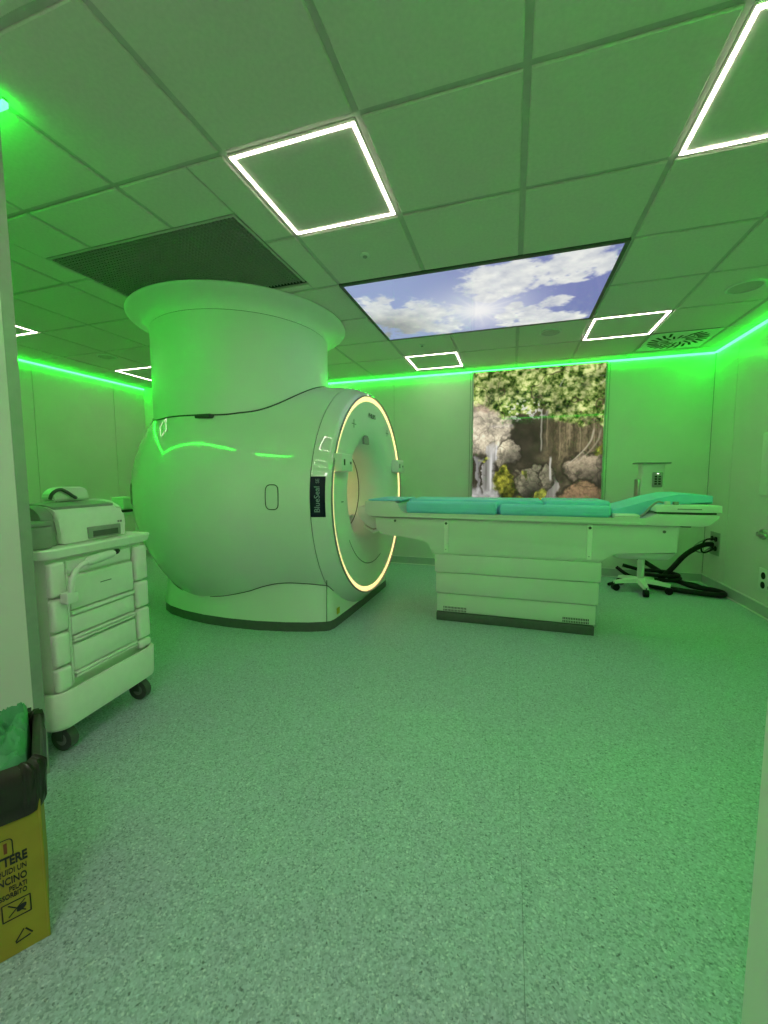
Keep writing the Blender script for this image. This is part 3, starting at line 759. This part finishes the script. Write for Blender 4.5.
# cushions on the couch
def pad(name, label, x0, x1, y0, y1, z0, z1, b=.02, piping=True):
    t = thing(name, label, 'cushion', ((x0+x1)/2, (y0+y1)/2, z0), group='teal vinyl pads on the couch')
    c = ((x0+x1)/2, (y0+y1)/2, z0)
    obj('cushion_body', bx(x0, x1, y0, y1, z0, z1, bev=b, seg=4), 'teal', t, 40, c)
    zz = z0+(z1-z0)*.5
    obj('piping', tube(NB(), rrect((x0+x1)/2, (y0+y1)/2, (x1-x0)/2-.001, (y1-y0)/2-.001, b, zz, 4), .0035, 5, closed=True), 'teal', t, 60, c)
pad('side_pad', 'teal bolster pad on the near edge of the couch, scanner end', -.838, -.107, 3.245, 3.335, .8865, .985, .026)
pad('side_pad', 'teal bolster pad on the near edge of the couch, foot half', -.085, .690, 3.245, 3.335, .8865, .972, .026)
pad('mattress_pad', 'long flat teal mattress pad on the scanner half of the couch', -.838, .235, 3.346, 3.785, .8865, 1.000, .018)
pad('mattress_pad', 'flat teal mattress pad on the middle of the couch', .247, .700, 3.346, 3.785, .8865, 1.004, .018)
c = (1.02, 3.56, .944)
t = thing('wedge_pad', 'sloping teal wedge cushion at the foot end of the couch', 'cushion', c, group='teal vinyl pads on the couch')
bm = NB(); prism_xz(bm, [(.71, .888), (.71, .945), (.80, .965), (1.0, 1.030), (1.12, 1.058), (1.20, 1.064), (1.33, 1.050), (1.33, .992), (.985, .990), (.94, .940), (.88, .888)], 3.33, 3.785, bev=.014, seg=3)
obj('cushion_body', bm, 'teal', t, 40, c)
c = (1.14, 3.27, .9245)
t = thing('coil_tray', 'flat white coil housing beside the teal wedge cushion', 'coil', c)
obj('shadow_gap_plate', bx(.975, 1.315, 3.240, 3.315, .9245, .940), 'dgrey', t, None, c)  # dark recessed plate put in to draw the shadow line under the housing
obj('housing', prism_xz(NB(), [(.95, .940), (.955, .975), (.985, .988), (1.335, .988), (1.335, .940)], 3.212, 3.325, bev=.005), 'white', t, 40, c)
obj('slot', bx(1.08, 1.22, 3.2105, 3.213, .958, .966), 'grey', t, None, c)
obj('plug', bx(1.02, 1.05, 3.25, 3.28, .988, 1.012, bev=.004), 'white', t, 30, c)
obj('plug', bx(1.07, 1.10, 3.25, 3.28, .988, 1.010, bev=.004), 'grey', t, 30, c)
c = (.775, 3.26, .8865)
t = thing('coil_connector_box', 'small white rounded plug box lying on the couch edge', 'coil plug', c)
obj('shell', bx(.70, .865, 3.225, 3.32, .8865, .918, bev=.012, seg=3), 'white', t, 40, c)
obj('seam', bx(.702, .863, 3.2245, 3.2255, .901, .9025), 'grey', t, None, c)
tag(obj('coil_cable', tube(NB(), spline([(.873, 3.265, .905), (.90, 3.262, .925), (.935, 3.255, .975), (.975, 3.262, 1.006), (1.000, 3.265, 1.004), (1.011, 3.265, 1.001)], 6), .007, 8), 'grey', None, 60), 'thin grey cable arching between the white coil parts on the couch', 'cable')
c = (-1.02, 3.5, .9855)
t = thing('head_sheet', 'thin teal sheet pad over the scanner end of the couch', 'cushion', c)
obj('cushion_body', bx(-1.165, -.878, 3.235, 3.765, .9855, .998, bev=.005), 'teal', t, 40, c)
obj('piping', tube(NB(), rrect(-1.0215, 3.5, .143, .265, .006, .992, 3), .003, 5, closed=True), 'teal', t, 60, c)

# ------------------------------------------------------------------ rolling stand behind the couch
c = (1.30, 4.74, 0)
t = thing('injector_stand', 'pale wheeled stand with a control head behind the couch foot end', 'medical stand', c)
for k in range(5):
    a = 2*PI*k/5+3.4; d = Vector((math.cos(a), math.sin(a), 0)); p = d*.25
    e = Vector((-d.y, d.x, 0))
    bm = NB(); loft(bm, [[d*r_+e*(-w_)+Vector((0, 0, z-h)), d*r_+e*w_+Vector((0, 0, z-h)), d*r_+e*w_*.7+Vector((0, 0, z+h)), d*r_-e*w_*.7+Vector((0, 0, z+h))] for r_, w_, h, z in ((.03, .045, .022, .115), (.15, .035, .018, .105), (.26, .026, .014, .090))])
    obj('base_arm', bm, 'white', t, 50)
    wct = p+Vector((0, 0, .036))
    q = obj('caster', cyl(NB(), wct-e*.022, wct+e*.022, .036, 18), 'black', t, 40)
    obj('fork', cyl(NB(), wct+Vector((0, 0, .02)), wct+Vector((0, 0, .055)), .012, 10), 'dgrey', q, 40)
obj('column', cyl(NB(), (0, 0, .10), (0, 0, .92), .032, 20), 'white', t, 40)
hd = obj('control_head', loft(NB(), [rrect(.045, 0, w_, .075, .02, z, 4) for z, w_ in ((.88, .095), (.93, .105), (1.10, .105), (1.25, .10), (1.31, .105))]), 'couch', t, 40)
obj('side_plate', bx(-.085, -.058, -.06, .06, .90, 1.16, bev=.006), 'steel', hd, 30)
obj('top_plate', bx(-.10, .19, -.10, .10, 1.312, 1.328, bev=.005), 'grey', t, 30)
kp = obj('keypad', bx(.035, .125, -.096, -.0755, 1.08, 1.23, bev=.010, seg=3), 'grey', t, 40)
for i in range(2):
    for j in range(4):
        obj('key', bx(.052+.032*i, .074+.032*i, -.0985, -.0955, 1.105+.024*j, 1.121+.024*j, bev=.002), 'ink', kp)
obj('indicator_lamp', lathe_z(NB(), [(.006, 0), (.005, .004), (.002, .006)], (.08, -.097, 1.212), 10), mat('indicator_led', (.9, .9, .8), .4, emit=(1, 1, .8), es=3, noise=.01), kp, 50)
obj('cable_hook', tube(NB(), spline([(-.01, -.08, .93), (-.03, -.11, .97), (.0, -.12, 1.01), (.04, -.11, .98), (.03, -.08, .93)], 5), .006, 6), 'white', t, 60)
obj('tray_shelf', bx(-.10, .16, -.115, .075, .862, .880, bev=.006), 'white', t, 30)

# ------------------------------------------------------------------ hoses on the floor
def hose(label, pts, r, k=8):
    return tag(obj('floor_hose', tube(NB(), spline(pts, k), r, 10), 'black', None, 60), label, 'hose', 'black hoses by the right wall')
hose('thick black hose looping widest across the floor to the wall socket', [(2.035, 5.06, .47), (1.94, 5.04, .46), (1.78, 5.0, .36), (1.64, 4.99, .18), (1.52, 5.0, .045), (1.38, 4.97, .035), (1.46, 4.82, .035), (1.75, 4.68, .035), (1.95, 4.64, .035), (2.015, 4.72, .035), (1.98, 4.83, .035), (1.80, 4.93, .045), (1.62, 5.08, .12), (1.46, 5.20, .22), (1.36, 5.24, .29)], .026)
hose('black hose bundle coiled on the floor beside the wheeled stand', [(1.16, 5.12, .16), (1.28, 5.06, .08), (1.45, 4.98, .07), (1.66, 4.92, .09), (1.74, 5.02, .10), (1.60, 5.12, .09), (1.44, 5.10, .10), (1.42, 5.00, .12), (1.56, 4.92, .13), (1.72, 4.98, .13), (1.66, 5.08, .14), (1.50, 5.08, .15), (1.40, 5.15, .14), (1.24, 5.20, .17)], .020)
hose('black hose running low across the floor behind the wheeled stand', [(1.03, 4.83, .022), (1.15, 4.98, .022), (1.30, 5.16, .022), (1.50, 5.24, .022), (1.72, 5.20, .022), (1.90, 5.10, .022), (1.93, 4.98, .022)], .018)

# ------------------------------------------------------------------ fittings on the right wall
c = (RX, 5.07, .36)
t = thing('socket_panel', 'dark metal socket panel with black plugs low on the right wall', 'socket', c)
obj('back_plate', bx(RX-.008, RX, 4.965, 5.165, .36, .60, bev=.002), 'alu', t, None, c)
for y, z in ((5.03, .53), (5.11, .53), (5.03, .43), (5.11, .43)):
    obj('socket', cyl(NB(), (RX-.018, y, z), (RX-.008, y, z), .026, 16), 'black', t, 40, c)
bm = NB(); tube(bm, spline([(RX-.02, 5.03, .53), (RX-.10, 5.03, .52), (RX-.13, 5.04, .43), (RX-.10, 5.05, .38), (RX-.02, 5.03, .43)], 6), .009, 8)
obj('plug_lead', bm, 'black', t, 60, c)
bm = NB(); tube(bm, spline([(RX-.02, 5.11, .53), (RX-.12, 5.12, .48), (RX-.17, 5.12, .41), (RX-.10, 5.12, .37), (RX-.02, 5.11, .43)], 6), .008, 8)
obj('plug_lead', bm, 'grey', t, 60, c)
c = (RX, 4.12, .2)
t = thing('power_outlet', 'white double power outlet low on the right wall at the picture edge', 'socket', c)
obj('back_plate', bx(RX-.012, RX, 3.99, 4.235, .205, .405, bev=.004), 'white', t, 30, c)
for y in (4.165, 4.06):
    for z in (.265, .345):
        obj('socket', cyl(NB(), (RX-.0145, y, z), (RX-.012, y, z), .030, 18), 'black', t, 40, c)
c = (RX, 4.2, .69)
t = thing('gas_valve', 'small chrome wall valve on the right wall', 'valve', c)
obj('rosette', cyl(NB(), (RX-.02, 4.225, .69), (RX, 4.225, .69), .042, 20), 'steel', t, 40, c)
obj('stem', cyl(NB(), (RX-.034, 4.225, .69), (RX-.02, 4.225, .69), .018, 14), 'steel', t, 40, c)
obj('lever', bx(RX-.050, RX-.030, 4.10, 4.245, .675, .705, bev=.006), 'steel', t, 30, c)
c = (RX, 4.05, 1.0)
t = thing('wall_cabinet', 'white wall box with its edge showing at the right picture edge', 'cabinet', c)
obj('body', bx(RX-.05, RX, 3.85, 4.235, 1.015, 1.55, bev=.006), 'white', t, 30, c)
obj('door', bx(RX-.058, RX-.0505, 3.86, 4.225, 1.025, 1.54, bev=.003), 'white', t, 30, c)

# ------------------------------------------------------------------ supply cart on the left
ua = math.atan2(.9917, -.129)
cart = thing('supply_cart', 'white plastic supply cart with rounded drawers beside the left door frame', 'cart', (-1.80-.129*.20, 1.18+.9917*.20, 0), ua)
# local: x along the front (right = away), y into the cart, z up
X0, X1, D0 = -.29, .29, .47
obj('body', box(NB(), -.256, .256, .012, .42, .135, .85, bev=.01), 'cart', cart, 30)
def shell(name, z0, z1, hx, y0, y1, r, t_, flare=.0, floor_=True):
    cy = (y0+y1)/2; hy = (y1-y0)/2
    bm = NB()
    loft(bm, [rrect(0, cy, hx-.012, hy-.012, r-.01, z0, 6), rrect(0, cy, hx-.003, hy-.003, r, z0+.006, 6), rrect(0, cy, hx, hy, r, z0+.02, 6), rrect(0, cy, hx+flare, hy+flare, r, z1-.006, 6),
              rrect(0, cy, hx+flare-.004, hy+flare-.004, r-.003, z1, 6), rrect(0, cy, hx+flare-t_, hy+flare-t_, r-.008, z1-.002, 6), rrect(0, cy, hx-t_, hy-t_, r-.01, z0+.03, 6)], True, True)
    return obj(name, bm, 'cart', cart, 40)
shell('bumper_tray', .122, .285, .284, -.035, .455, .06, .018, .003)
shell('top_tray', .850, .893, .292, -.03, .450, .05, .022, .004)
def pillow_block(name, x0, x1, z0, z1, d=.022):
    return obj(name, box(NB(), x0, x1, -d, .014, z0, z1, bev=.013, seg=3), 'cart', cart, 40)
for z0, z1 in ((.690, .835), (.542, .682), (.395, .534), (.285, .387)): pillow_block('corner_block', -.262, -.196, z0, z1)
for z0, z1 in ((.652, .832), (.508, .644), (.340, .500), (.288, .332)): pillow_block('corner_block', .178, .255, z0, z1)
# raised centre: four fronts with ledges
for z0, z1, d in ((.770, .832, .004), (.615, .762, .014), (.505, .588, .012), (.345, .462, .012)):
    obj('drawer_front', box(NB(), -.178, .166, -d, .014, z0, z1, bev=.008, seg=2), 'cart', cart, 35)
for z in (.600, .474, .4885, .330, .316, .5935):
    obj('ledge', box(NB(), -.176, .164, -.018, .012, z, z+.010, bev=.003), 'cart', cart, 35)
obj('nameplate', bx(-.03, .03, -.0155, -.0135, .700, .704), 'greyink', cart)
obj('side_rail', box(NB(), -.192, -.182, -.012, .012, .29, .80, bev=.003), 'cart', cart, 30)
for sx_, sy_ in ((-.20, .06), (.215, .05), (-.215, .38), (.215, .38)):
    q = obj('caster', cyl(NB(), (sx_-.018, sy_-.02, .052), (sx_+.018, sy_-.02, .052), .052, 22), 'dgrey', cart, 40)
    obj('hub', cyl(NB(), (sx_-.020, sy_-.02, .052), (sx_+.020, sy_-.02, .052), .026, 18), 'grey', q, 40)
    obj('fork', bx(sx_-.026, sx_+.026, sy_-.04, sy_+.03, .098, .116, bev=.004), 'dgrey', q, 30)
    for s in (-1, 1): obj('fork_leg', bx(sx_+s*.025-.003, sx_+s*.025+.003, sy_-.035, sy_+.01, .05, .10), 'dgrey', q)
# handset with a hose clipped to the cart front
cw = cart.matrix_basis
h = thing('suction_handset', 'white handset on a curved hose clipped to the cart front', 'handset', cw @ Vector((-.21, -.056, .66)), ua)
hp = lambda x, y, z: (x+.21, y+.05, z-.66)
obj('clip_box', bx(-.03+.002, .022, -.010, .028, .002, .048, bev=.004), 'white', h, 30)
obj('hose', tube(NB(), spline([hp(-.21, -.05, .705), hp(-.212, -.055, .74), hp(-.198, -.055, .78), hp(-.165, -.052, .808), hp(-.13, -.05, .818)], 6), .011, 10), 'white', h, 60)
obj('grip', tube(NB(), [hp(-.135, -.05, .817), hp(-.115, -.05, .820), hp(-.06, -.05, .826), hp(.0, -.05, .832), hp(.012, -.05, .833)], [.013, .020, .021, .017, .012], 14), 'white', h, 50)
obj('tip', tube(NB(), [hp(.010, -.05, .833), hp(.03, -.046, .836), hp(.045, -.042, .838)], [.011, .013, .009], 12), 'black', h, 50)
# domed device on the cart
dv = thing('tabletop_device', 'domed white and grey device with a dark front slot on the cart', 'medical device', cw @ Vector((.08, .22, .8525)), ua)
def dome(x0, x1, y0, y1, z0, zs, zt, n=10):
    P = [(y0, z0), (y0+.004, zs*.5+z0*.5)]
    for k in range(n+1):
        a = k/n*PI/2; P.append((y0+.012+.085*(1-math.cos(a)), zs+(zt-zs)*math.sin(a)))
    P += [(y1-.09, zt-.004), (y1-.03, zt-.035), (y1, zs-.03), (y1, z0)]
    return P
def yz_prism(bm, P, x0, x1, bev):
    a = [bm.verts.new((x0, y, z)) for y, z in P]; b = [bm.verts.new((x1, y, z)) for y, z in P]; n = len(P)
    bm.faces.new(a); bm.faces.new(b[::-1])
    for i in range(n): bm.faces.new((a[i], b[i], b[(i+1) % n], a[(i+1) % n]))
    if bev:
        es = [e for e in bm.edges if abs(e.verts[0].co.x-e.verts[1].co.x) < 1e-6]
        bmesh.ops.bevel(bm, geom=es, offset=bev, segments=3, profile=.6, affect='EDGES')
    return bm
obj('shell', yz_prism(NB(), dome(-.18, .185, -.115, .20, .015, .125, .185), -.175, .185, .018), 'white', dv, 40)
obj('side_cowl', yz_prism(NB(), dome(-.2, -.1, -.095, .205, .013, .115, .19), -.235, -.176, .015), 'grey', dv, 40)
lid = [( -.075, .1835), (-.02, .1925), (.06, .196), (.13, .194), (.165, .175), (.165, .16), (-.07, .16)]
obj('lid', yz_prism(NB(), lid, -.170, .155, .01), 'grey', dv, 40)
obj('handle_rim', tube(NB(), spline([(.162, -.09, .155), (.172, -.03, .186), (.174, .06, .195), (.166, .13, .188), (.11, .16, .19), (.05, .165, .19)], 6), .010, 8), 'white', dv, 60)
obj('front_slot', box(NB(), -.045, .140, -.124, -.105, .022, .078, bev=.004), 'grey', dv, 30)
obj('display', bx(-.025, .120, -.126, -.1235, .030, .058), 'dgrey', dv)
for x in (.135, .150): obj('button', bx(x-.004, x+.004, -.119, -.1145, .085, .095), 'grey', dv)
for x, y in ((-.15, -.08), (.15, -.08), (-.15, .17), (.15, .17)): obj('foot', cyl(NB(), (x, y, .0285), (x, y, .0) if False else (x, y, .0285-.0145), .012, 10), 'black', dv)
for q in dv.children:
    q.location.z += .016
# grey soft bag and dark box behind
bg = thing('folded_bag', 'small grey bag with a dark strap behind the domed device', 'bag', cw @ Vector((.08+.065, .22+.115, .8525+.016+.2005)), ua)
P = [(-.10, 0), (-.105, .03), (-.075, .062), (-.03, .072), (.06, .070), (.09, .055), (.10, .02), (.10, 0)]
bm = NB()
a_ = [bm.verts.new((x, -.035, z)) for x, z in P]; b_ = [bm.verts.new((x*.92, .045, z*.95)) for x, z in P]
bm.faces.new(a_); bm.faces.new(b_[::-1])
for i in range(len(P)): bm.faces.new((a_[i], b_[i], b_[(i+1) % len(P)], a_[(i+1) % len(P)]))
bmesh.ops.bevel(bm, geom=bm.edges[:], offset=.008, segments=3, affect='EDGES')
obj('pouch', bm, 'cart', bg, 50)
obj('strap', tube(NB(), spline([(-.112, -.03, .012), (-.11, -.044, .04), (-.075, -.046, .058), (-.04, -.046, .045), (-.01, -.046, .024), (.01, -.046, .012)], 6), .008, 8), 'dgrey', bg, 60)
bk = thing('storage_box', 'dark grey small box left of the domed device on the cart', 'box', cw @ Vector((-.215, .15, .8835)), ua)
obj('box_body', bx(-.05, .05, -.08, .10, 0, .095, bev=.008), 'grey', bk, 30)
obj('box_lid', bx(-.052, .052, -.082, .102, .0955, .115, bev=.006), 'grey', bk, 30)

# ------------------------------------------------------------------ small table by the scanner's back end
t = thing('instrument_table', 'small white side table between cart and scanner', 'table', (-3.60, 2.80, 0))
obj('table_top', bx(-.25, .25, -.20, .14, .845, .872, bev=.006), 'white', t, 30)
for sx_ in (-.22, .22):
    for sy_ in (-.17, .11): obj('leg', cyl(NB(), (sx_, sy_, .0), (sx_, sy_, .846), .014, 12), 'white', t, 40)
obj('shelf', bx(-.23, .23, -.18, .12, .30, .315), 'white', t)
t = thing('supply_box', 'small white box with a dark base on the side table', 'box', (-3.46, 2.84, .8725))
obj('dark_base', bx(-.12, .10, -.09, .07, 0, .02, bev=.003), 'ink', t)
obj('carton', bx(-.07, .07, -.05, .06, .0205, .12, bev=.006), 'white', t, 30)
obj('carton_lid', bx(-.075, .075, -.055, .065, .1205, .135, bev=.004), 'cart', t, 30)

# ------------------------------------------------------------------ clinical waste box
ra = math.atan2(.85, .53)
ex, ey = Vector((math.cos(ra), math.sin(ra), 0)), Vector((-math.sin(ra), math.cos(ra), 0))
WW, WD, WH = .34, .30, .43
wc = Vector((-1.115, .642, 0))-ex*(WW/2)+ey*(WD/2)
wbx = thing('waste_box', 'yellow cardboard clinical waste box with black Italian printing', 'waste box', wc, ra)
hx, hy = WW/2, WD/2
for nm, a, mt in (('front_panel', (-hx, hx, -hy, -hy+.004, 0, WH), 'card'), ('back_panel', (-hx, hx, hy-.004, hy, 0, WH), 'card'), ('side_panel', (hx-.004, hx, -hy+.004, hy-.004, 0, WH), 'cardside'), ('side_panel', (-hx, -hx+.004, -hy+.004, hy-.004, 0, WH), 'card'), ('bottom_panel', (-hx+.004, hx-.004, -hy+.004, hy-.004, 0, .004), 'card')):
    obj(nm, bx(*a), mt, wbx)
obj('corner_crease', cyl(NB(), (hx-.001, -hy+.001, .001), (hx-.001, -hy+.001, WH-.001), .003, 8), 'card', wbx, 60)
FM = lambda s, z: frame_mat(Vector((hx-s, -hy-.0008, z)), (1, 0, 0), (0, 0, 1))
for body, size, z, s, bold in (('METTERE', .033, .250, .030, .0012), ('I LIQUIDI UN', .020, .2235, .032, .0002), ('UNCINO', .026, .199, .033, .0004), ('PELATI', .018, .177, .034, .0002), ('ASSORBITO', .018, .160, .035, .0002)):
    text_mesh('print', body, size, 'ink', wbx, FM(s, z), align='RIGHT', bold=bold, xs=.62)
text_mesh('print', '1', .034, 'redink', wbx, FM(.068, .284), bold=.0015)
tb = [(.058+.0, .0)]
rr_ = [(hx-.085+x, -hy-.0012, .284+y) for x, y, _ in rrect(0, 0, .030, .024, .009, 0, 4)]
obj('print_frame', tube(NB(), rr_, .0012, 4, closed=True), 'ink', wbx)
bm = NB()
for a, b in (((.031, .142), (.083, .142)), ((.083, .142), (.083, .098)), ((.083, .098), (.031, .098)), ((.031, .098), (.031, .142)), ((.041, .136), (.072, .106)), ((.072, .136), (.041, .106))):
    cyl(bm, (hx-a[0], -hy-.0012, a[1]), (hx-b[0], -hy-.0012, b[1]), .0013, 6)
obj('print_frame', bm, 'ink', wbx)
bm = NB(); bmesh.ops.create_icosphere(bm, subdivisions=2, radius=1)
for v in bm.verts: v.co = Vector((hx-.048+v.co.x*.010, -hy-.0010+v.co.y*.0008, .118+v.co.z*.008+v.co.x*.004))
obj('print_mark', bm, 'ink', wbx)
bm = NB(); tri = [(.066, .034), (.031, .043), (.046, .064)]
tri = [(.066, .030), (.031, .036), (.046, .060)]
for k in range(3):
    a, b = Vector(tri[k]), Vector(tri[(k+1) % 3]); d = (b-a)
    p, q = a+d*.08, b-d*.14
    cyl(bm, (hx-p.x, -hy-.0012, p.y), (hx-q.x, -hy-.0012, q.y), .0016, 6)
obj('recycling_mark', bm, 'ink', wbx)
# black liner folded over the rim
lin = thing('bin_liner', 'black plastic bin liner folded over the waste box rim', 'bin bag', wc+Vector((0, 0, WH)), ra)
def liner_ring(g, z, amp, seed, k=120):
    r = random.Random(seed); ph = [r.random()*6.28 for _ in range(5)]
    base = rrect(0, 0, hx+g, hy+g, .03+max(g, 0), 0, 29)
    out = []
    for i, (x, y, _) in enumerate(base):
        t_ = i/len(base)*2*PI
        n = sum(math.sin(t_*f+p)/(1+.06*f) for f, p in zip((7, 13, 19, 31, 43), ph))*amp*.45
        d = Vector((x, y, 0)).normalized()
        out.append((x+d.x*n, y+d.y*n, z+n*.9))
    return out
lr = [(.0085, -.105, .004), (.011, -.09, .006), (.013, -.06, .007), (.014, -.025, .006), (.017, .02, .007), (.017, .06, .007), (.010, .085, .008), (-.005, .095, .009), (-.010, .080, .009), (-.014, .04, .010), (-.016, -.02, .010), (-.016, -.08, .008)]
lr = [(g, z*.55 if z > 0 else z*.75, a) for g, z, a in lr]
bm = NB(); loft(bm, [liner_ring(g, z, a, 3+k//2) for k, (g, z, a) in enumerate(lr)], False, False)
obj('folded_rim', bm, 'bag', lin, 60)
obj('bag_lining', loft(NB(), [rrect(0, 0, hx-.012, hy-.012, .02, z, 4) for z in (-.48, -.09)], True, False), 'bag', lin, 60)
# crumpled green nonwoven on top
gw = Vector((0, 0, 0))
gp_ = thing('crumpled_gown', 'crumpled green disposable gown stuffed into the black bin liner', 'gown', wc+Vector((0, 0, WH-.09)), ra)
bm = NB(); n1 = 64
V = []
for i in range(n1+1):
    row = []
    for j in range(n1+1):
        u_, v_ = i/n1*2-1, j/n1*2-1
        r_ = max(abs(u_), abs(v_))
        f1 = fbm(np.array(u_*3+9.), np.array(v_*3+5.), 71, 4)
        ridge = 1-abs(2*fbm(np.array(u_*4+2.), np.array(v_*4+1.), 91, 3)-1)
        z = .055*(1-r_**4)+.12*(float(f1)-.5)+.075*(float(ridge)-.6)+.02
        if r_ > .97: z = -.05
        row.append(bm.verts.new((u_*(hx-.016), v_*(hy-.016), z+.104)))
    V.append(row)
for i in range(n1):
    for j in range(n1): bm.faces.new((V[i][j], V[i+1][j], V[i+1][j+1], V[i][j+1]))
obj('crumpled_cloth', bm, 'gown', gp_, 60)
